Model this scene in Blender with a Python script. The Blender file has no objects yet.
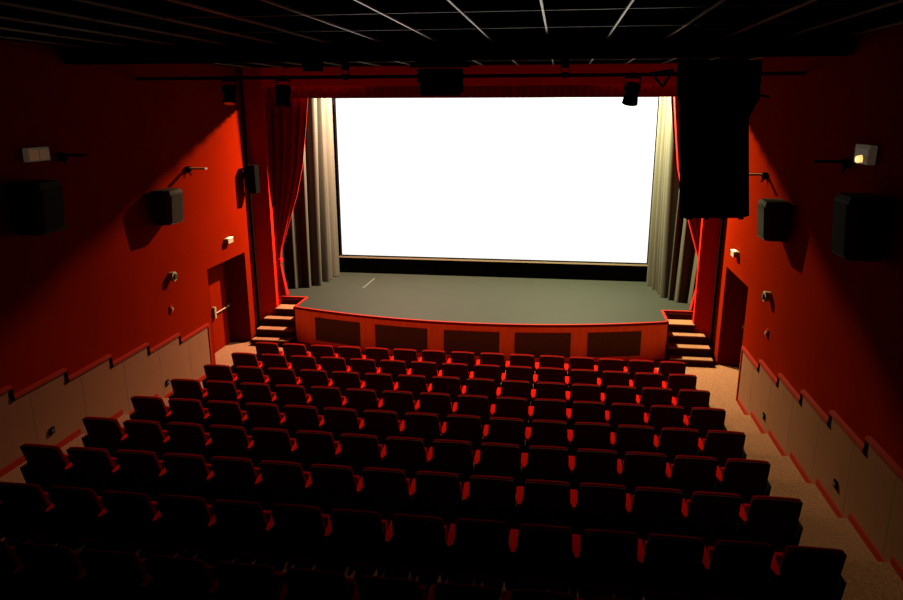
import bpy, bmesh, math, random
from mathutils import Vector, Matrix
random.seed(4)
C = bpy.context.scene.collection
sc = bpy.context.scene
PI = math.pi

# ------------------------------------------------------------------ materials
def mat(name, col, rough=0.6, metal=0.0, noise=0.0, scale=8.0, bump=0.0, bscale=60.0, emit=None, estr=0.0, spec=0.5, sheen=0.0, stretch=None):
    m = bpy.data.materials.new(name); m.use_nodes = True
    nt = m.node_tree; b = nt.nodes['Principled BSDF']
    b.inputs['Base Color'].default_value = (*col, 1)
    b.inputs['Roughness'].default_value = rough
    b.inputs['Metallic'].default_value = metal
    b.inputs['Specular IOR Level'].default_value = spec
    if sheen: b.inputs['Sheen Weight'].default_value = sheen
    tc = nt.nodes.new('ShaderNodeTexCoord')
    src = tc.outputs['Object']
    if stretch:
        mp = nt.nodes.new('ShaderNodeMapping'); mp.inputs['Scale'].default_value = stretch
        nt.links.new(src, mp.inputs['Vector']); src = mp.outputs['Vector']
    if noise:
        n = nt.nodes.new('ShaderNodeTexNoise'); n.inputs['Scale'].default_value = scale; n.inputs['Detail'].default_value = 5
        nt.links.new(src, n.inputs['Vector'])
        r = nt.nodes.new('ShaderNodeMapRange')
        r.inputs['From Min'].default_value = 0.3; r.inputs['From Max'].default_value = 0.7
        r.inputs['To Min'].default_value = 1 - noise; r.inputs['To Max'].default_value = 1 + noise
        nt.links.new(n.outputs['Fac'], r.inputs['Value'])
        mx = nt.nodes.new('ShaderNodeVectorMath'); mx.operation = 'SCALE'
        mx.inputs[0].default_value = col
        nt.links.new(r.outputs['Result'], mx.inputs['Scale'])
        nt.links.new(mx.outputs['Vector'], b.inputs['Base Color'])
    if bump:
        n2 = nt.nodes.new('ShaderNodeTexNoise'); n2.inputs['Scale'].default_value = bscale; n2.inputs['Detail'].default_value = 3
        nt.links.new(src, n2.inputs['Vector'])
        bp = nt.nodes.new('ShaderNodeBump'); bp.inputs['Strength'].default_value = bump; bp.inputs['Distance'].default_value = 0.01
        nt.links.new(n2.outputs['Fac'], bp.inputs['Height']); nt.links.new(bp.outputs['Normal'], b.inputs['Normal'])
    if emit:
        b.inputs['Emission Color'].default_value = (*emit, 1); b.inputs['Emission Strength'].default_value = estr
    return m

M = {
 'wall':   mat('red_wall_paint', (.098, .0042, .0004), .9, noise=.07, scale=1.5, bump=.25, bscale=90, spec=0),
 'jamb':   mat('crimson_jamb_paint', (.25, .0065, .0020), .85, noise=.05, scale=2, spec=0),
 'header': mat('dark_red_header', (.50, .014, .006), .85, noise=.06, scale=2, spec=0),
 'redtrim':mat('red_gloss_trim', (.15, .0062, .0018), .65, noise=.04, scale=4, spec=.04),
 'beige':  mat('beige_wainscot', (.125, .052, .029), .85, noise=.05, scale=3, bump=.1, spec=0),
 'seam':   mat('dark_panel_seam', (.04, .022, .014), .8),
 'carpet': mat('speckled_beige_carpet', (.135, .060, .034), .95, noise=.28, scale=45, bump=.5, bscale=140, spec=0),
 'deck':   mat('grey_green_stage_floor', (.0066, .0084, .0070), .7, noise=.06, scale=2.5, bump=.15, bscale=70, spec=.08),
 'front':  mat('stage_front_wood', (.78, .17, .045), .7, noise=.10, scale=3, stretch=(6, 6, .6), spec=.05),
 'grille': mat('dark_woven_grille', (.075, .046, .026), .85, noise=.35, scale=60, bump=.4, bscale=200, spec=.1),
 'riser':  mat('dark_red_riser', (.025, .003, .0025), .8, noise=.1, scale=6, spec=.1),
 'black':  mat('matte_black', (.0025, .0025, .0025), 1, spec=0),
 'cloth':  mat('black_masking_cloth', (.004, .004, .004), .95, noise=.2, scale=12, spec=0),
 'shell':  mat('dark_red_shell', (.050, .0024, .0028), .95, noise=.15, scale=20, bump=.1, spec=.03),
 'fabric': mat('red_seat_fabric', (.17, .0028, .0024), .9, noise=.12, scale=40, bump=.3, bscale=180, spec=0),
 'arm':    mat('red_armrest', (.42, .0060, .0030), .85, noise=.08, scale=12, spec=0),
 'steel':  mat('dark_painted_steel', (.006, .0025, .0025), .8, spec=.02),
 'drape':  mat('red_velvet_drape', (.22, .0030, .0028), .6, noise=.08, scale=10, bump=.2, bscale=150, spec=.08),
 'silver': mat('champagne_satin_curtain', (.022, .021, .016), .55, noise=.05, scale=8, bump=.1, bscale=120, spec=.25, stretch=(1, 1, .2)),
 'pelmet': mat('maroon_pelmet_velvet', (.16, .005, .005), .9, noise=.1, scale=14, spec=.05),
 'tile':   mat('black_ceiling_tile', (.0016, .0012, .0009), .95, noise=.25, scale=14, bump=.4, bscale=90, spec=0),
 'tbar':   mat('cream_ceiling_bar', (.12, .10, .05), .32, noise=.04, scale=3, spec=.8),
 'tbar2':  mat('dull_ceiling_cross_bar', (.06, .05, .025), .4, noise=.04, scale=3, spec=.3),
 'beam':   mat('black_beam_paint', (.003, .0025, .0025), .9, spec=0),
 'speaker':mat('charcoal_speaker_case', (.032, .028, .018), .75, noise=.1, scale=20, spec=.03),
 'spgrill':mat('grey_speaker_grille', (.015, .012, .008), .85, noise=.3, scale=160, spec=.03),
 'cream':  mat('cream_plastic', (.20, .165, .10), .5, spec=.2),
 'lampon': mat('lit_safety_lamp', (.8, .7, .45), .4, emit=(1.0, .72, .32), estr=1.5),
 'signon': mat('lit_sign_bulb', (.9, .7, .4), .4, emit=(1.0, .62, .22), estr=1.3),
 'signpan':mat('backlit_sign_face', (.16, .08, .035), .6, spec=.05, emit=(1.0, .50, .20), estr=.055),
 'signpn2':mat('backlit_sign_figure', (.14, .06, .03), .6, emit=(1.0, .42, .14), estr=.036),
 'signdim':mat('faint_glow_sign_face', (.03, .025, .012), .6, emit=(.6, .35, .12), estr=.015),  # emits faintly: a little light is put into the face itself
 'signfrm':mat('grey_glow_sign_frame', (.09, .07, .05), .6, spec=.05, emit=(1.0, .66, .42), estr=.028),  # case is no lamp; a weak glow stands in for light on it
 'chrome': mat('brushed_steel', (.22, .17, .10), .5, metal=.4),
 'screen': mat('projected_screen', (.03, .03, .03), .9, emit=(1.0, 1.0, .985), estr=1.04, spec=0),
 'batten': mat('brown_screen_batten', (.10, .075, .05), .7),
 'lens':   mat('dark_glass_lens', (.02, .02, .03), .1, spec=.8),
 'tape':   mat('pale_floor_tape', (.0105, .0115, .009), .9),
 'lamp':   mat('lit_flood_glass', (1, 1, 1), .5, emit=(1.0, .82, .50), estr=3),
}

# ------------------------------------------------------------------ helpers
def obj(name, bm, m, parent=None, bevel=0.0, smooth=False):
    if bevel:
        bmesh.ops.bevel(bm, geom=[e for e in bm.edges if e.is_manifold and e.calc_face_angle(0) > .6], offset=bevel, segments=2, affect='EDGES', profile=.6)
    if smooth:
        for e in bm.edges:
            if len(e.link_faces) == 2 and e.calc_face_angle(0) > 1.1: e.smooth = False
    me = bpy.data.meshes.new(name)
    bmesh.ops.recalc_face_normals(bm, faces=bm.faces)
    bm.to_mesh(me); bm.free()
    if smooth:
        for p in me.polygons: p.use_smooth = True
    me.materials.append(M[m] if isinstance(m, str) else m)
    o = bpy.data.objects.new(name, me); C.objects.link(o)
    if parent: o.parent = parent
    return o
def thing(name, label, cat, loc=(0, 0, 0), rz=0, group=None):
    o = bpy.data.objects.new(name, None); C.objects.link(o)
    o.empty_display_size = .1
    o.location = loc; o.rotation_euler = (0, 0, rz); o['label'] = label; o['category'] = cat
    if group: o['group'] = group
    return o
def tag(o, label, cat, group=None):
    o['label'] = label; o['category'] = cat
    if group: o['group'] = group
    return o
def struct(name, bm, m, parent=None, bevel=0.0, **k):
    o = obj(name, bm, m, parent, bevel)
    if not parent: o['kind'] = 'structure'
    return o
def box(bm, x0, x1, y0, y1, z0, z1):
    v = [bm.verts.new(p) for p in ((x0,y0,z0),(x1,y0,z0),(x1,y1,z0),(x0,y1,z0),(x0,y0,z1),(x1,y0,z1),(x1,y1,z1),(x0,y1,z1))]
    for f in ((0,3,2,1),(4,5,6,7),(0,1,5,4),(1,2,6,5),(2,3,7,6),(3,0,4,7)): bm.faces.new([v[i] for i in f])
    return bm
def B(*a):
    bm = bmesh.new()
    return box(bm, min(a[0],a[1]), max(a[0],a[1]), a[2], a[3], a[4], a[5])
def prism(bm, pts, z0, z1):          # plan polygon, extruded in z
    a = [bm.verts.new((x, y, z0)) for x, y in pts]; b = [bm.verts.new((x, y, z1)) for x, y in pts]
    n = len(pts); bm.faces.new(a[::-1]); bm.faces.new(b)
    for i in range(n): bm.faces.new([a[i], a[(i+1)%n], b[(i+1)%n], b[i]])
    return bm
def prism_x(bm, pts, x0, x1):        # (y,z) polygon, extruded in x
    a = [bm.verts.new((x0, y, z)) for y, z in pts]; b = [bm.verts.new((x1, y, z)) for y, z in pts]
    n = len(pts); bm.faces.new(a); bm.faces.new(b[::-1])
    for i in range(n): bm.faces.new([a[(i+1)%n], a[i], b[i], b[(i+1)%n]])
    return bm
def tube(bm, p, q, r, r2=None, n=12):
    p, q = Vector(p), Vector(q); d = q - p
    if r2 is None: r2 = r
    mt = Matrix.Translation((p+q)/2) @ d.to_track_quat('Z', 'Y').to_matrix().to_4x4()
    bmesh.ops.create_cone(bm, cap_ends=True, segments=n, radius1=r, radius2=r2, depth=d.length, matrix=mt)
    return bm
def T(*a, **k): return tube(bmesh.new(), *a, **k)
def sheet(path, z_of, fold, thick=.014, nz=24):
    """hanging cloth: path(u,t)->(x,y) ; z_of(t)"""
    bm = bmesh.new(); nu = fold
    g = []
    for j in range(nz+1):
        t = j/nz
        g.append([bm.verts.new((*path(i/nu, t), z_of(t))) for i in range(nu+1)])
    for j in range(nz):
        for i in range(nu): bm.faces.new((g[j][i], g[j][i+1], g[j+1][i+1], g[j+1][i]))
    bmesh.ops.recalc_face_normals(bm, faces=bm.faces)
    r = bmesh.ops.solidify(bm, geom=bm.faces[:], thickness=thick)
    return bm

# ------------------------------------------------------------------ room shell
H = 5.9
YB = -1.0
FZ = [.03 + .141*k for k in range(13)]                 # floor level of each step
EDGE = [11.52 - k for k in range(12)]                  # front edge of step k+1
bm = bmesh.new()
box(bm, -5.5, 5.5, 11.52, 15.45, -.3, .03)
for k in range(12):
    y1 = EDGE[k]; y0 = EDGE[k+1] if k < 11 else YB
    box(bm, -5, 5, max(y0, YB), y1, -.3, FZ[k+1])
struct('floor', bm, 'carpet')

DL = (12.69, 14.41); DR = (12.645, 14.35)
for s, nm, d in ((-1, 'wall_left', DL), (1, 'wall_right', DR)):
    bm = bmesh.new()
    for (y0, y1, z0, z1) in ((YB, d[0], -.3, H), (d[0], d[1], 2.07, H), (d[1], 14.80, -.3, H)):
        box(bm, min(5*s, 5.5*s), max(5*s, 5.5*s), y0, y1, z0, z1)
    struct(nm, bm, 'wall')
# angled jambs each side of the stage opening
for s, n in ((-1, 1), (1, 2)):
    bm = bmesh.new()
    pts = [(5*s, 14.80), (4.97*s, 14.80), (4.60*s, 15.0), (4.60*s, 15.14), (5.5*s, 15.14), (5.5*s, 14.80)]
    prism(bm, pts if s > 0 else pts[::-1], 0.03, H)
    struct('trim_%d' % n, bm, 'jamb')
bm = bmesh.new(); box(bm, -5.5, 5.5, YB-.2, YB, -.3, H); struct('wall_back', bm, 'black')
# stage house
bm = bmesh.new(); box(bm, -6.2, 6.2, 18.5, 18.7, -.3, 6.7); struct('wall_front', bm, 'cloth')
for s, nm in ((-1, 'wall_stage_left'), (1, 'wall_stage_right')):
    bm = bmesh.new(); box(bm, min(6*s, 6.2*s), max(6*s, 6.2*s), 15.14, 18.5, -.3, 6.7); struct(nm, bm, 'black')
bm = bmesh.new(); box(bm, -4.62, 4.62, 15.0, 15.14, 5.52, H)
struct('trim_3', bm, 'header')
# ceiling, lay-in grid, beam
HS = 6.7
bm = bmesh.new(); box(bm, -6.2, 6.2, YB-.2, 15.14, H, H+.15); box(bm, -6.2, 6.2, 15.0, 18.7, HS, HS+.15); box(bm, -6.2, 6.2, 15.0, 15.14, H+.15, HS)
ceil = struct('ceiling', bm, 'tile')
bm = bmesh.new()
x = .127 - .685*7
while x < 5:
    if x > -5: box(bm, x-.009, x+.009, YB, 14.98, H-.020, H)
    x += .685
obj('ceiling_grid', bm, 'tbar', ceil)
bm = bmesh.new()
y = 6.46 - 1.37*5
while y < 14.9:
    box(bm, -5, 5, y-.008, y+.008, H-.012, H); y += 1.37
obj('cross_bar_grid', bm, 'tbar2', ceil)
bm = bmesh.new(); box(bm, -5, 5, 9.3, 9.55, 5.68, H)
struct('trim_4', bm, 'beam')

# wainscot, cap rail and baseboard, stepping up with the floor
RAIL_E = [12.45] + [11.40 - k for k in range(12)]
BASE_E = [12.40] + [11.52 - k for k in range(12)]
def RZ(k): return 1.035 + .147*k
tn = 5
for s, nm in ((-1, 'left'), (1, 'right')):
    def X(a, b): return (min(s*a, s*b), max(s*a, s*b))
    bm = bmesh.new(); seam = bmesh.new(); rail = bmesh.new(); drop = bmesh.new(); base = bmesh.new()
    for k in range(12):
        y1 = RAIL_E[k]; y0 = max(RAIL_E[k+1], YB)
        box(bm, *X(4.972, 5.0), y0, y1, FZ[k] - .16, RZ(k)-.03)
        box(rail, *X(4.945, 5.0), y0+.012, y1, RZ(k)-.03, RZ(k)+.012)
        box(drop, *X(4.958, 5.0), y0-.012, y0+.022, RZ(k)-.06, RZ(k+1)-.03)
        box(seam, *X(4.9705, 4.973), y0+.30, y0+.306, FZ[k], RZ(k)-.035)
        b1 = BASE_E[k]; b0 = max(BASE_E[k+1], YB)
        box(base, *X(4.952, 4.972), b0+.01, b1-.02, FZ[k], FZ[k]+.085)
    t = struct('trim_%d' % tn, bm, 'beige'); tn += 1
    obj('panel_seam', seam, 'seam', t); obj('cap_rail', rail, 'redtrim', t, bevel=.004); obj('rail_step', drop, 'black', t)
    struct('baseboard_' + nm, base, 'redtrim')
    d = DL if s < 0 else DR
    bm = bmesh.new(); box(bm, *X(4.955, 5.0), 12.45, 12.50, .03, RZ(0)+.012)
    struct('trim_%d' % tn, bm, 'redtrim'); tn += 1
    # pilaster strip between door and pole
    # door leaf in its recess
    root = bpy.data.objects.new('door_%d' % (1 if s < 0 else 2), None); C.objects.link(root)
    root['kind'] = 'structure'; root.location = (5.45*s, (d[0]+d[1])/2, .03); 
    w = (d[1]-d[0])/2
    def L(a, b): return (min(s*a, s*b), max(s*a, s*b))
    g = bmesh.new()
    box(g, *L(0, .05), -w, -.006, 0, 2.0); box(g, *L(0, .05), .006, w, 0, 2.0)
    obj('door_leaf', g, 'wall', root)
    g = bmesh.new()
    bar = obj('push_bar', tube(g, (-.05*s, .10, .86), (-.05*s, w-.10, .86), .013), 'chrome', root, smooth=True)
    g = bmesh.new(); box(g, *L(-.06, 0), .05, .12, .76, 1.0); box(g, *L(-.06, 0), w-.13, w-.07, .81, .91)
    obj('latch_box', g, 'chrome', bar, bevel=.01)
    tag_pole = obj('pipe', T((4.93*s, 14.74, .03), (4.93*s, 14.74, H), .028), 'black', smooth=True)
    tag(tag_pole, 'black vertical pipe running floor to ceiling beside the %s stage jamb' % nm, 'pipe')

# ------------------------------------------------------------------ stage
ZS = .834
st = thing('stage', 'raised curved stage with grey-green floor and orange-red panelled front', 'stage', (0, 16, .0))
def FY(x): return 13.87 + .0425*(x-.05)**2
N = 40
arc = [(-4.0 + 8.0*i/N, FY(-4.0 + 8.0*i/N)) for i in range(N+1)]
def off(o): o.location = (0, -16, 0); return o
bm = bmesh.new()
pl = [(4.0, 15.38), (5.98, 15.38), (5.98, 18.48), (-5.98, 18.48), (-5.98, 15.38), (-4.0, 15.38)] + arc
prism(bm, pl, ZS-.05, ZS); off(obj('stage_floor', bm, 'deck', st))
# body: curved front wall
bm = bmesh.new()
inn = [(x, y+.06) for x, y in arc]
prism(bm, arc[:] + inn[::-1], .03, ZS-.05)
box(bm, -4.0, -3.94, 14.62, 15.38, .03, ZS-.05); box(bm, 3.94, 4.0, 14.62, 15.38, .03, ZS-.05)
box(bm, -5.98, -3.94, 15.38, 15.44, .03, ZS-.05); box(bm, 3.94, 5.98, 15.38, 15.44, .03, ZS-.05)
off(obj('front_panel', bm, 'front', st))
# nosing strip
bm = bmesh.new()
o1 = [(x, y-.022) for x, y in arc]; i1 = [(x, y+.03) for x, y in arc]
prism(bm, o1 + i1[::-1], ZS-.045, ZS+.012)
for s in (-1, 1):
    box(bm, min(4.02*s, 3.97*s), max(4.02*s, 3.97*s), 14.52, 15.38, ZS-.045, ZS+.012)
    box(bm, min(4.02*s, 4.9*s), max(4.02*s, 4.9*s), 15.36, 15.41, ZS-.045, ZS+.010)
off(obj('edge_nosing', bm, 'redtrim', st))
for x0, x1 in ((-3.49,-2.40),(-2.05,-.90),(-.55,.60),(.91,2.04),(2.38,3.47)):
    bm = bmesh.new(); n = 10
    a = [(x0+(x1-x0)*i/n, FY(x0+(x1-x0)*i/n)-.012) for i in range(n+1)]; b = [(x, y+.02) for x, y in a]
    prism(bm, a + b[::-1], .14, .665)
    off(obj('grille', bm, 'grille', st))
bm = bmesh.new()
prism(bm, [(-2.97,16.43),(-2.93,16.43),(-2.90,17.45),(-2.94,17.45)], ZS+.0005, ZS+.003)
tag(obj('tape_strip', bm, 'tape'), 'short pale strip of tape on the stage floor near the left curtain', 'tape')

TF = [14.19, 14.43, 14.71, 14.97, 15.37]
for s, nm in ((-1, 'left'), (1, 'right')):
    t = thing('stage_stairs', 'four carpeted steps up to the stage at its %s end' % nm, 'stairs', (4.4*s, 14.2, .03))
    for k in range(4):
        z = .167*(k+1)
        xo = 4.99 if k < 1 else (4.9, 4.74, 4.60)[k-1]
        xo = (4.88, 4.86, 4.80, 4.62)[k]
        xi = 4.03
        bm = B(s*xi, s*xo, TF[k]-.02, TF[k+1], z-.03, z); g = obj('tread', bm, 'carpet', t, bevel=.005); g.location = (-4.4*s, -14.2, -.03)
        bm = B(s*xi, s*xo, TF[k], TF[k]+.03, .03 if k == 0 else .167*k, z-.03); g = obj('riser', bm, 'riser', t); g.location = (-4.4*s, -14.2, -.03)
    bm = B(s*4.03, s*4.62, 15.335, 15.355, .668, ZS-.05); g = obj('riser', bm, 'riser', t); g.location = (-4.4*s, -14.2, -.03)
    # baseboard pieces following the stair on the jamb
    bm = bmesh.new()
    for (a0, a1, z) in ((0.05, .45, .36), (.50, .95, .53)):
        p = Vector((4.97*s, 14.80)); q = Vector((4.60*s, 15.0)); n = Vector((-.20*s, -.37)).normalized()*.018
        A = p.lerp(q, a0)+n*.1; Bq = p.lerp(q, a1)+n*.1
        pts = [(A.x, A.y), (Bq.x, Bq.y), (Bq.x+n.x, Bq.y+n.y), (A.x+n.x, A.y+n.y)]
        prism(bm, pts, z, z+.07)
    struct('baseboard_stage_' + nm, bm, 'redtrim')

# ------------------------------------------------------------------ screen
sr = thing('projection_screen', 'large bright white projection screen above the stage', 'screen', (0, 17.96, 1.3))
def rel(o, root): o.location = -root.location; return o
rel(obj('screen_surface', B(-3.91, 3.92, 17.95, 17.98, 1.335, 5.31), 'screen', sr), sr)
bm = bmesh.new()
box(bm, -3.945, -3.91, 17.92, 17.99, 1.27, 5.36); box(bm, 3.92, 3.955, 17.92, 17.99, 1.27, 5.36)
box(bm, -3.985, 3.995, 17.92, 17.99, 5.31, 5.38); box(bm, -3.985, 3.995, 17.92, 17.99, 1.30, 1.335)
rel(obj('screen_frame', bm, 'black', sr), sr)
rel(obj('bottom_batten', B(-3.985, 3.995, 17.915, 17.985, 1.262, 1.300), 'batten', sr), sr)
sk = sheet(lambda u, t: (-4.3+8.6*u, 18.05+.012*math.sin(u*150)), lambda t: ZS+.004+(1.30-ZS)*t, 300, nz=2)
tag(obj('masking_skirt', sk, 'cloth', smooth=True), 'black cloth hanging between the screen bottom and the stage floor', 'cloth')

# ------------------------------------------------------------------ curtains
def polyfun(pts):
    seg = [0]
    for a, b in zip(pts, pts[1:]): seg.append(seg[-1] + math.dist(a, b))
    def f(u):
        d = u*seg[-1]
        for i in range(len(pts)-1):
            if d <= seg[i+1] or i == len(pts)-2:
                k = (d-seg[i])/(seg[i+1]-seg[i]); a, b = pts[i], pts[i+1]
                return a[0]+(b[0]-a[0])*k, a[1]+(b[1]-a[1])*k
    return f, seg[-1]
def smoothpts(pts, n=3):
    for _ in range(n):
        q = [pts[0]]
        for a, b in zip(pts, pts[1:]):
            q += [(.75*a[0]+.25*b[0], .75*a[1]+.25*b[1]), (.25*a[0]+.75*b[0], .25*a[1]+.75*b[1])]
        pts = q + [pts[-1]]
    return pts
def silver(side, top, bot, seed, nf, label):
    rnd = random.Random(seed)
    ft, lt = polyfun(smoothpts(top)); fb, lb = polyfun(smoothpts(bot))
    ph = [rnd.uniform(0, 6.28) for _ in range(4)]
    def path(u, t):                    # t=0 top
        a = ft(u); b = fb(u); x = a[0]*(1-t)+b[0]*t; y = a[1]*(1-t)+b[1]*t
        e = .01
        p = ft(min(1, u+e)); q = ft(max(0, u-e)); p2 = fb(min(1, u+e)); q2 = fb(max(0, u-e))
        dx = (p[0]-q[0])*(1-t)+(p2[0]-q2[0])*t; dy = (p[1]-q[1])*(1-t)+(p2[1]-q2[1])*t
        l = math.hypot(dx, dy); nx, ny = dy/l, -dx/l
        w = u + .018*math.sin(2*PI*u*3+ph[0]) + .012*math.sin(2*PI*u*5+ph[1]) + .006*math.sin(t*3+ph[2])
        am = .135+.01*t
        f = math.sin(2*PI*nf*w)*am*(.75+.35*math.sin(2*PI*u*2.3+ph[2])) + .018*math.sin(2*PI*nf*2.1*w+ph[3])*(.4+t)
        return x+nx*f, y+ny*f
    bm = sheet(path, lambda t: 6.2-(6.2-ZS-.015)*t, 260, .012, 26)
    o = obj('stage_curtain', bm, 'silver', smooth=True)
    return tag(o, label, 'curtain')
silver(-1, [(-3.95,17.82),(-4.03,17.35),(-4.05,16.7),(-4.10,16.38),(-4.5,16.16),(-5.6,16.16)],
           [(-3.95,17.82),(-4.02,17.35),(-4.13,16.7),(-4.24,16.36),(-4.6,16.18),(-5.6,16.16)], 3, 9, 'pale champagne satin curtain hanging in folds at the left edge of the screen')
silver(1,  [(4.07,17.80),(4.07,17.3),(4.06,16.7),(4.12,16.36),(4.45,16.14),(5.6,16.1)],
           [(4.08,17.65),(4.12,17.2),(4.20,16.65),(4.36,16.24),(4.62,15.98),(5.1,15.93)], 8, 9, 'pale champagne satin curtain hanging in folds at the right edge of the screen')

def interp(tab, z):
    for (a, va), (b, vb) in zip(tab, tab[1:]):
        if a >= z >= b:
            k = (a-z)/(a-b); return va+(vb-va)*k
    return tab[-1][1] if z < tab[-1][0] else tab[0][1]
XIN = [(5.7,3.74),(5.25,3.767),(4.62,3.85),(3.87,3.96),(3.21,4.13),(2.53,4.37),(1.96,4.575),(1.68,4.63),(1.45,4.60),(1.10,4.53),(.84,4.49)]
XOUT= [(5.7,5.3),(3.5,5.15),(2.4,4.95),(1.68,4.79),(1.4,4.82),(.84,4.88)]
for s, nm in ((-1, 'left'), (1, 'right')):
    def path(u, t, s=s):
        z = 5.7-(5.7-ZS-.015)*t
        sh = 0 if s < 0 else .10
        xi, xo = interp(XIN, z)+sh, interp(XOUT, z)+sh
        w = xo-xi
        x = xi + w*u
        am = min(.055, .10*w+.008)
        y = 15.48 + am*math.sin(2*PI*8*(u+.02*math.sin(9*u))+(.6 if s > 0 else 0)) + .02*math.sin(2*PI*17*u)*min(1, w)
        return s*x, y
    bm = sheet(path, lambda t: 5.7-(5.7-ZS-.015)*t, 160, .012, 60)
    dr = obj('tied_drape', bm, 'drape', smooth=True)
    tag(dr, 'red velvet drape tied back to the %s jamb of the stage' % nm, 'curtain')
    sh = 0 if s < 0 else .10
    bm = bmesh.new()
    box(bm, min(s*(4.60+sh), s*(4.83+sh)), max(s*(4.60+sh), s*(4.83+sh)), 15.40, 15.56, 1.63, 1.72)
    obj('tie_band', bm, 'drape', dr, bevel=.02)
bm = sheet(lambda u, t: (-4.6+9.2*u, 15.24+.028*math.sin(u*2*PI*62)+.008*math.sin(u*2*PI*29)), lambda t: 5.62-(5.62-5.285)*t, 620, .012, 5)
tag(obj('pelmet_curtain', bm, 'pelmet', smooth=True), 'dark red gathered pelmet along the top of the stage opening', 'curtain')

# lighting batten behind the pelmet
LX, LY, LZ = 1.95, 16.85, 5.85
for sg, nm in ((-1, 'left'), (1, 'right')):
    bt = thing('stage_flood', 'flood lamp hung behind the pelmet above the %s stage curtain' % nm, 'lamp', (LX*sg, LY, LZ))
    bm = bmesh.new(); box(bm, -.22, .22, -.11, .11, .045, .10); obj('housing', bm, 'black', bt, bevel=.01)
    bm = T((0, 0, .10), (0, 0, .85), .014); obj('hanger', bm, 'steel', bt)

# ------------------------------------------------------------------ seats
PX = [-3.99,-3.44,-2.90,-2.355,-1.825,-1.29,-.755,-.215,.325,.87,1.41,1.94,2.465,2.98,3.51,4.05]
def back_slab(y_front, thick, wt, wb, z0, z1, wrap, bev, nx=8, nz=6):
    """leaning, gently wrapped slab: local y = lean(z); rear face towards -y"""
    bm = bmesh.new()
    def P(i, j, f):
        t = j/nz; z = z0+(z1-z0)*t
        w = wb+(wt-wb)*t; u = i/nx*2-1
        zz = z + (.012*(1-u*u) if j == nz else 0)
        # round the upper corners
        if j == nz: w *= .985; zz -= .006*abs(u)**6
        lean = .20 - .215*((z-.15)/.60)
        yy = y_front + lean + wrap*u*u - (0 if f else thick)
        return (u*w/2, yy, zz)
    F = [[bm.verts.new(P(i, j, 1)) for i in range(nx+1)] for j in range(nz+1)]
    R = [[bm.verts.new(P(i, j, 0)) for i in range(nx+1)] for j in range(nz+1)]
    for j in range(nz):
        for i in range(nx):
            bm.faces.new((F[j][i+1], F[j][i], F[j+1][i], F[j+1][i+1])); bm.faces.new((R[j][i], R[j][i+1], R[j+1][i+1], R[j+1][i]))
        bm.faces.new((F[j][0], R[j][0], R[j+1][0], F[j+1][0])); bm.faces.new((R[j][nx], F[j][nx], F[j+1][nx], R[j+1][nx]))
    for i in range(nx):
        bm.faces.new((F[nz][i+1], F[nz][i], R[nz][i], R[nz][i+1])); bm.faces.new((F[0][i], F[0][i+1], R[0][i+1], R[0][i]))
    bmesh.ops.recalc_face_normals(bm, faces=bm.faces)
    if bev:
        bmesh.ops.bevel(bm, geom=[e for e in bm.edges if e.calc_face_angle(0) > .7], offset=bev, segments=2, affect='EDGES', profile=.6)
    return bm
seat = thing('cinema_seat', 'x', 'seat', (0, 0, 0))
BS = obj('back_shell', back_slab(.0, .028, .438, .496, .12, .738, .018, .006), 'shell', seat, smooth=False)
BC = obj('backrest', back_slab(.042, .042, .424, .455, .30, .744, .018, .010), 'fabric', seat, smooth=True)
bm = bmesh.new(); prism_x(bm, [(.20,.24),(.28,.22),(.32,.49),(.23,.50)], -.20, .20)
SC = obj('seat_cushion', bm, 'fabric', seat, bevel=.02, smooth=True)
bm = bmesh.new(); prism_x(bm, [(.10,.0),(.30,.0),(.30,.05),(.27,.10),(.29,.455),(.02,.455),(.10,.10),(.08,.05)], -.292, -.240)
SS = obj('side_standard', bm, 'steel', seat)
def pad(x):
    bm = bmesh.new()
    a = [(x-.014,-.01),(x+.014,-.01),(x+.036,.10),(x+.040,.30),(x+.030,.325),(x-.030,.325),(x-.040,.30),(x-.036,.10)]
    prism(bm, a, .458, .500); return bm
AR = obj('armrest', pad(-.2645), 'arm', seat, bevel=.008)
children0 = [BS, BC, SC, SS, AR]
bm = bmesh.new(); prism_x(bm, [(.10,.0),(.30,.0),(.30,.05),(.27,.10),(.29,.455),(.02,.455),(.10,.10),(.08,.05)], .248, .262)
SS2 = bpy.data.meshes.new('side_standard_right'); bm.to_mesh(SS2); bm.free(); SS2.materials.append(M['steel'])
_a = obj('armrest', pad(.2645), 'arm', None, bevel=.008); AR2 = _a.data; bpy.data.objects.remove(_a)
ORD = ['first','second','third','fourth','fifth','sixth','seventh','eighth','ninth','tenth','eleventh','twelfth','thirteenth','fourteenth','fifteenth']
ROWZ = [0]*9
first = True
rj = random.Random(7)
for r in range(9):
    for i in range(15):
        xc = (PX[i]+PX[i+1])/2; y = 12.25 - r; z = FZ[r]
        if r == 8: y = 4.22
        if r == 0 and i == 1: o = seat
        else:
            o = seat.copy(); C.objects.link(o); kids = []
            for ch in (children0[:4] if i == 0 else children0):
                c = ch.copy(); C.objects.link(c); c.parent = o; kids.append(c)
        if i == 14:
            c = children0[3].copy(); c.data = SS2; C.objects.link(c); c.parent = o
        o.location = (xc, y + rj.uniform(-.008, .008), z)
        o.rotation_euler = (0, 0, rj.uniform(-.012, .012))
        rw = 'front row' if r == 0 else ORD[r] + ' row from the stage'
        if i == 0: se = 'at its left aisle end'
        elif i == 14: se = 'at its right aisle end'
        elif i == 7: se = 'in the very middle of the row'
        elif i < 7: se = ORD[i] + ' from the left'
        else: se = ORD[14-i] + ' from the right'
        o['label'] = 'red cinema seat, %s, %s' % (rw, se)
        o['group'] = 'red cinema seats in rows'
        first = False

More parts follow.
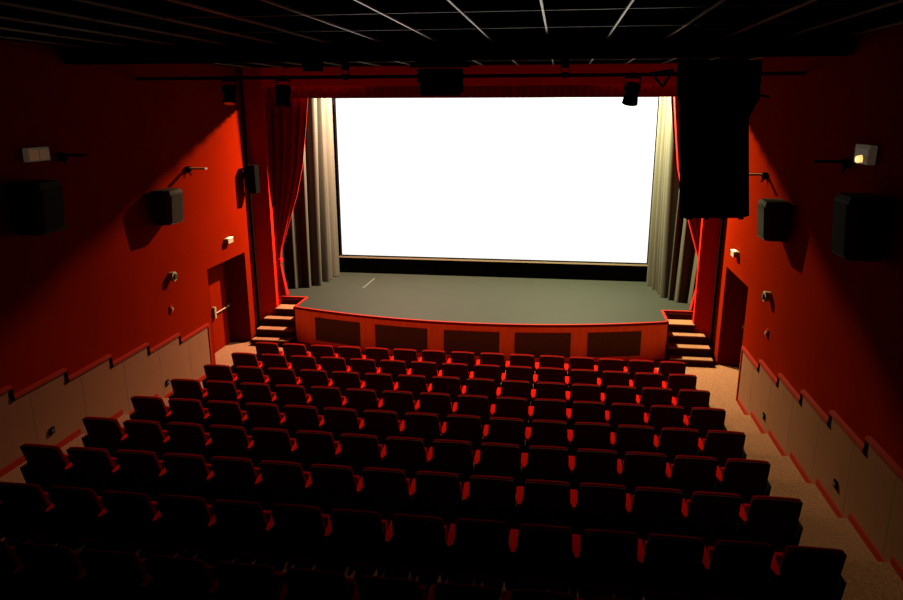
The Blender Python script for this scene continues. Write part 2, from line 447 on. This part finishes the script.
# ------------------------------------------------------------------ wall speakers
def speaker(nm, loc, s, w, h, d, label):
    t = thing('wall_speaker', label, 'speaker', loc)
    def pts(k=0): return [(s*.0, -w/2), (s*-(d-.08), -w/2), (s*-d, -w/2+.08), (s*-d, w/2), (0, w/2)]
    bm = bmesh.new()
    P = [(0,-w/2+.0), (-s*(d-.07), -w/2), (-s*d, -w/2+.07), (-s*d, w/2-.04), (-s*(d-.04), w/2), (0, w/2)]
    if s < 0: P = P[::-1]
    a = [bm.verts.new((x*.88, y*.95, -h/2)) for x, y in P]; b = [bm.verts.new((x, y, h/2-.05)) for x, y in P]; c = [bm.verts.new((x*.93, y*.90, h/2)) for x, y in P]
    n = len(P); bm.faces.new(a[::-1]); bm.faces.new(c)
    for lo, hi in ((a, b), (b, c)):
        for i in range(n): bm.faces.new([lo[i], lo[(i+1)%n], hi[(i+1)%n], hi[i]])
    obj('speaker_case', bm, 'speaker', t)
    x0 = -s*d
    bm = bmesh.new()
    v = [bm.verts.new(p) for p in ((x0*.885-s*.004,-w/2+.10,-h/2+.03),(x0*.885-s*.004,w/2-.07,-h/2+.03),(x0-s*.004,w/2-.06,h/2-.08),(x0-s*.004,-w/2+.09,h/2-.08))]
    q = [bm.verts.new(p.co + Vector((-s*.008, 0, 0))) for p in v]
    bm.faces.new(v); bm.faces.new(q[::-1])
    for i in range(4): bm.faces.new([v[i], q[i], q[(i+1)%4], v[(i+1)%4]])
    obj('speaker_grille', bm, 'spgrill', t)
    bm = bmesh.new(); box(bm, min(0, s*.05), max(0, s*.05), -.08, .08, -.12, .12); obj('wall_bracket', bm, 'black', t)
    return t
for s, nm in ((-1, 'left'), (1, 'right')):
    speaker(nm, (4.95*s, 11.18 if s < 0 else 11.0, 3.50), s, .52, .56, .32, 'angular charcoal speaker on the lit part of the %s wall' % nm)
    speaker(nm, (4.95*s, 8.15 if s < 0 else 7.93, 3.90), s, .52, .64, .36, 'dark speaker in the shadowed part of the %s wall below the sign' % nm)
t = thing('jamb_speaker', 'small black speaker box mounted by the pipe on the left jamb', 'speaker', (-4.80, 14.72, 3.63))
bm = bmesh.new(); box(bm, -.095, .125, -.22, .0, -.30, .29); obj('speaker_case', bm, 'black', t, bevel=.015)
bm = bmesh.new(); box(bm, -.08, .11, -.23, -.222, -.28, .27); obj('speaker_grille', bm, 'cloth', t)
bm = bmesh.new(); prev = None
pts = [(-.10, -.10, .22), (-.17, -.12, .14), (-.20, -.12, -.10), (-.20, -.12, -.28), (-.15, -.12, -.38), (-.12, -.12, -.42)]
for a, b in zip(pts, pts[1:]): tube(bm, a, b, .009, n=8)
obj('cable', bm, 'black', t)

# ------------------------------------------------------------------ small wall fittings
for s, nm in ((-1, 'left'), (1, 'right')):
    # uplight shelf lamps
    for (y, z, where, y2) in ((12.28, 4.03, 'above the lit speaker', 0), (8.96, 4.48, 'in the shadow beside the sign', 0)):
        t = thing('wall_arm_lamp', 'slim projecting arm lamp on the %s wall %s' % (nm, where), 'lamp', (5*s, y, z))
        bm = bmesh.new(); box(bm, min(-.05*s, -.38*s), max(-.05*s, -.38*s), -.045, .045, -.006, .022); obj('lamp_head', bm, 'cream' if y > 10 else 'black', t, bevel=.005)  # same lamp type; black heads have the wall's shade put into their colour
        bm = bmesh.new(); box(bm, min(0, -.07*s), max(0, -.07*s), -.05, .05, -.06, .04); tube(bm, (-.03*s, 0, -.05), (-.08*s, 0, -.11), .015); obj('wall_mount', bm, 'black', t)
    # exit / safety lamp above the door
    t = thing('safety_lamp', 'small glowing cream safety lamp above the %s door' % nm, 'lamp', (5*s, 13.6, 2.48))
    bm = bmesh.new(); box(bm, min(.01*s, -.10*s), max(.01*s, -.10*s), -.11, .11, -.055, .045); obj('lamp_case', bm, 'cream', t, bevel=.015)
    bm = bmesh.new(); box(bm, min(-.04*s, -.11*s), max(-.04*s, -.11*s), -.07, .09, .045, .06); obj('lamp_lens', bm, 'lampon', t, bevel=.005)
    # round sensor
    t = thing('wall_siren', 'small round cream siren halfway along the %s wall' % nm, 'siren', (5*s, 11.34, 2.25))
    bm = T((0, 0, 0), (-.10*s, 0, 0), .075, .085, n=24); obj('siren_body', bm, 'cream', t, bevel=.008, smooth=False)
    bm = T((-.095*s, 0, 0), (-.125*s, 0, 0), .06, .04, n=24); obj('siren_cap', bm, 'speaker', t)
    t = thing('wall_button', 'tiny pale call button below the siren on the %s wall' % nm, 'button', (5*s, 11.26, 1.68))
    bm = bmesh.new(); box(bm, min(0, -.025*s), max(0, -.025*s), -.04, .04, -.06, .06); obj('plate', bm, 'redtrim', t, bevel=.006)
    bm = T((-.025*s, 0, 0), (-.045*s, 0, 0), .028, .022, n=16); obj('push_knob', bm, 'cream', t)
    # sockets in the wainscot
    for (y, z, wh) in ((10.84, .46, 'near the door'), (7.97, .90, 'further from the door')):
        t = thing('wall_socket', 'small black socket in the %s beige wainscot, %s' % (nm, wh), 'lamp', (4.972*s, y, z))
        bm = bmesh.new(); box(bm, min(0, -.02*s), max(0, -.02*s), -.045, .045, -.045, .045); obj('case', bm, 'black', t, bevel=.006)
        bm = bmesh.new(); box(bm, min(-.02*s, -.03*s), max(-.02*s, -.03*s), -.03, .03, -.02, .03); obj('socket_face', bm, 'lens', t)
# illuminated signs
t = thing('exit_sign', 'dim amber exit sign box high on the left wall', 'sign', (-5, 8.47, 4.53))
bm = B(0, .07, -.20, .20, -.085, .085); obj('sign_case', bm, 'signfrm', t, bevel=.008)
bm = B(.071, .075, -.18, -.01, -.068, .068); obj('sign_face', bm, 'signpan', t)
bm = B(.071, .075, .005, .175, -.068, .060); obj('sign_face', bm, 'signpn2', t)
t = thing('exit_sign', 'grey exit sign box on the right wall with a glowing bulb', 'sign', (5, 8.49, 4.60))
bm = B(-.07, 0, -.20, .20, -.10, .10); obj('sign_case', bm, 'signfrm', t, bevel=.008)
bm = B(-.075, -.071, -.18, .17, -.10, .065); obj('sign_face', bm, 'signdim', t)
bm = T((-.08, .045, -.055), (-.105, .045, -.055), .042, .034, n=16); tube(bm, (-.08, -.035, -.075), (-.1, -.05, -.01), .025, .016); obj('bulb', bm, 'signon', t)

# ------------------------------------------------------------------ lighting bar and hung equipment
ZB = 5.545
bm = T((-4.995, 11, ZB), (4.995, 11, ZB), .026, n=16)
tag(obj('lighting_bar', bm, 'black', smooth=True), 'long black pipe slung across the hall below the ceiling', 'pipe')
def spot(loc, l, r, tilt, rz, label, up=False):
    t = thing('stage_spotlight', label, 'spotlight', loc, rz)
    sg = 1 if up else -1
    R = Matrix.Rotation(tilt, 4, 'X')
    bm = bmesh.new(); tube(bm, (0, 0, 0), (0, 0, sg*l*.72), r*.95, r, n=20); tube(bm, (0, 0, sg*l*.72), (0, 0, sg*l), r*1.05, r*1.15, n=20)
    bmesh.ops.translate(bm, verts=bm.verts, vec=(0, 0, -sg*l*.35)); bmesh.ops.transform(bm, matrix=Matrix.Translation((0, 0, sg*(l*.35+.08))) @ R, verts=bm.verts)
    obj('lamp_body', bm, 'black', t)
    bm = bmesh.new(); tube(bm, (0, 0, sg*l*.655), (0, 0, sg*l*.658), r*.95, r*.95, n=20); bmesh.ops.transform(bm, matrix=Matrix.Translation((0, 0, sg*(l*.35+.08))) @ R, verts=bm.verts)
    obj('lens', bm, 'lens', t)
    bm = bmesh.new()
    for q in (-1, 1): box(bm, q*(r*1.12)-.006, q*(r*1.12)+.006, -.015, .015, min(0, sg*(l*.35+.08)), max(0, sg*(l*.35+.08)))
    box(bm, -r*1.12, r*1.12, -.015, .015, -.012, .012)
    obj('yoke', bm, 'black', t)
    bm = bmesh.new(); tube(bm, (-.03, 0, -sg*.03), (.03, 0, -sg*.03), .045, n=12); obj('clamp', bm, 'black', t)
    return t
spot((-3.46, 11, ZB-.04), .27, .095, -.25, .2, 'black spotlight on the bar, furthest to the left')
spot((-2.58, 11, ZB-.04), .31, .105, -.22, -.1, 'black spotlight on the bar above the red drape')
spot((-1.58, 11, ZB+.03), .12, .05, .4, 0, 'tiny black lamp standing on the bar left of centre', True)
spot((1.71, 11, ZB+.03), .12, .05, .4, 0, 'tiny black lamp standing on the bar right of centre', True)
spot((2.68, 11, ZB-.04), .29, .100, .35, .3, 'black spotlight on the bar near the right screen corner')
t = thing('pipe_clamp', 'open black hook clamp on the bar beside the hanging cabinet', 'clamp', (3.08, 11, ZB))
bm = bmesh.new(); tube(bm, (-.1, 0, -.03), (.02, 0, -.17), .018); tube(bm, (.02, 0, -.17), (.12, 0, .0), .018); hk = obj('hook', bm, 'black', t)
bm = bmesh.new(); tube(bm, (-.18, 0, .0), (.16, 0, .05), .03); obj('jaw', bm, 'black', t)
# central unit
t = thing('hung_projector', 'boxy black effects projector hung at the centre of the bar', 'projector', (-.12, 11, 5.46))
bm = bmesh.new(); prism_x(bm, [(-.20,.19),(-.22,-.14),(-.16,-.19),(.18,-.19),(.24,-.10),(.22,.19)], -.27, .27); obj('body', bm, 'black', t, bevel=.015)
bm = bmesh.new(); box(bm, -.44, .44, -.06, .06, .21, .28); box(bm, -.36, .40, -.05, .05, .28, .32); obj('mounting_frame', bm, 'black', t)
bm = bmesh.new()
for q in (-.25, .25): tube(bm, (q, 0, .32), (q, 0, .437), .012)
obj('hanger_rod', bm, 'black', t)
bm = bmesh.new(); box(bm, -.335, -.27, -.10, .10, .0, .19); obj('barn_door', bm, 'black', t); bm = bmesh.new(); box(bm, .27, .335, -.10, .10, -.15, .19); obj('barn_door', bm, 'black', t)
# hung cabinet
t = thing('hanging_speaker', 'tall black loudspeaker cabinet hanging from the ceiling in front of the right curtain', 'speaker', (3.50, 8.55, 3.89), .148)
t.rotation_euler = (-.265, 0, .148)
bm = bmesh.new(); box(bm, -.365, .365, 0, .22, 0, 1.40); obj('cabinet', bm, 'cloth', t, bevel=.012)
bm = bmesh.new()
v = [bm.verts.new((x, .02, z)) for x, z in [(.30,1.15),(.368,1.12),(.50,1.36),(.53,1.80),(.30,1.80),(-.40,1.80),(-.40,1.50),(-.368,1.30),(-.30,1.30)]]
w = [bm.verts.new((p.co.x, .21, p.co.z)) for p in v]
bm.faces.new(v); bm.faces.new(w[::-1])
for i in range(len(v)): bm.faces.new([v[i], w[i], w[(i+1)%len(v)], v[(i+1)%len(v)]])
obj('flying_frame', bm, 'beam', t)
for q in (-.28, .28):
    bm = T((q, .12, 1.78), (q, .12, 1.99), .018); obj('hanger_rod', bm, 'black', t)
for q in (-.30, -.10, .10, .31):
    bm = T((q, .10, -.028), (q, .10, .0), .03, n=14); obj('foot', bm, 'beam', t)
for q in (-.2, .2):
    bm = bmesh.new(); box(bm, q-.07, q+.07, -.015, .002, .55, .58); obj('handle', bm, 'black', t)
bm = T((.49, .1, 1.42), (.64, .1, 1.40), .014); obj('stub_pin', bm, 'black', t)
# ceiling bits
t = thing('ceiling_detector', 'small black detector hanging under the ceiling grid above the screen', 'detector', (1.50, 8.55, H-.022))
bm = T((0, 0, 0), (0, 0, -.07), .09, .05, n=20); obj('body', bm, 'black', t); bm = T((0,0,-.07),(0,0,-.12), .05,.02, n=16); obj('cap', bm, 'black', t)
t = thing('hanging_loudspeaker_pod', 'small black pod hanging left of the centre unit near the beam', 'speaker', (-2.05, 10.9, H))
bm = bmesh.new(); box(bm, -.13, .13, -.1, .1, -.27, -.12); obj('pod', bm, 'black', t, bevel=.02); bm = T((0,0,0),(0,0,-.12), .014); obj('rod', bm, 'black', t)

# ------------------------------------------------------------------ lights
def area(name, loc, sx, sy, e, rot=(0, 0, 0), col=(1, .80, .52), parent=None, spread=PI):
    l = bpy.data.lights.new(name, 'AREA'); l.shape = 'RECTANGLE'; l.size = sx; l.size_y = sy; l.energy = e; l.color = col; l.spread = spread
    o = bpy.data.objects.new(name, l); C.objects.link(o); o.location = loc; o.rotation_euler = rot
    return o
for sg in (-1, 1): area('flood_light', (LX*sg, LY, LZ+.03), .34, .12, 4300, rot=Vector((.35*sg, .16, -.85)).to_track_quat('-Z', 'Y').to_euler(), col=(1, .64, .40) if sg < 0 else (1, .88, .45))

w = bpy.data.worlds.new('World'); sc.world = w; w.use_nodes = True
w.node_tree.nodes['Background'].inputs[0].default_value = (0, 0, 0, 1); w.node_tree.nodes['Background'].inputs[1].default_value = 0

# ------------------------------------------------------------------ camera
f = 715.113; pitch, yaw, roll = -.2648, -.1477, -.0023
fw = Vector((math.sin(yaw)*math.cos(pitch), math.cos(yaw)*math.cos(pitch), math.sin(pitch)))
rt = Vector((math.cos(yaw), -math.sin(yaw), 0)); up = rt.cross(fw)
rt2 = math.cos(roll)*rt + math.sin(roll)*up; up2 = -math.sin(roll)*rt + math.cos(roll)*up
cam = bpy.data.cameras.new('camera'); co = bpy.data.objects.new('camera', cam); C.objects.link(co)
cam.sensor_width = 36; cam.lens = f/903*36; cam.clip_end = 60; cam.clip_start = .05
co.matrix_world = Matrix(((rt2.x, up2.x, -fw.x, 1.6774), (rt2.y, up2.y, -fw.y, 0), (rt2.z, up2.z, -fw.z, 5.1165), (0, 0, 0, 1)))
sc.camera = co
sc.view_settings.view_transform = 'Standard'; sc.view_settings.look = 'None'
sc.view_settings.exposure = 0; sc.view_settings.gamma = 1; sc.view_settings.use_curve_mapping = False
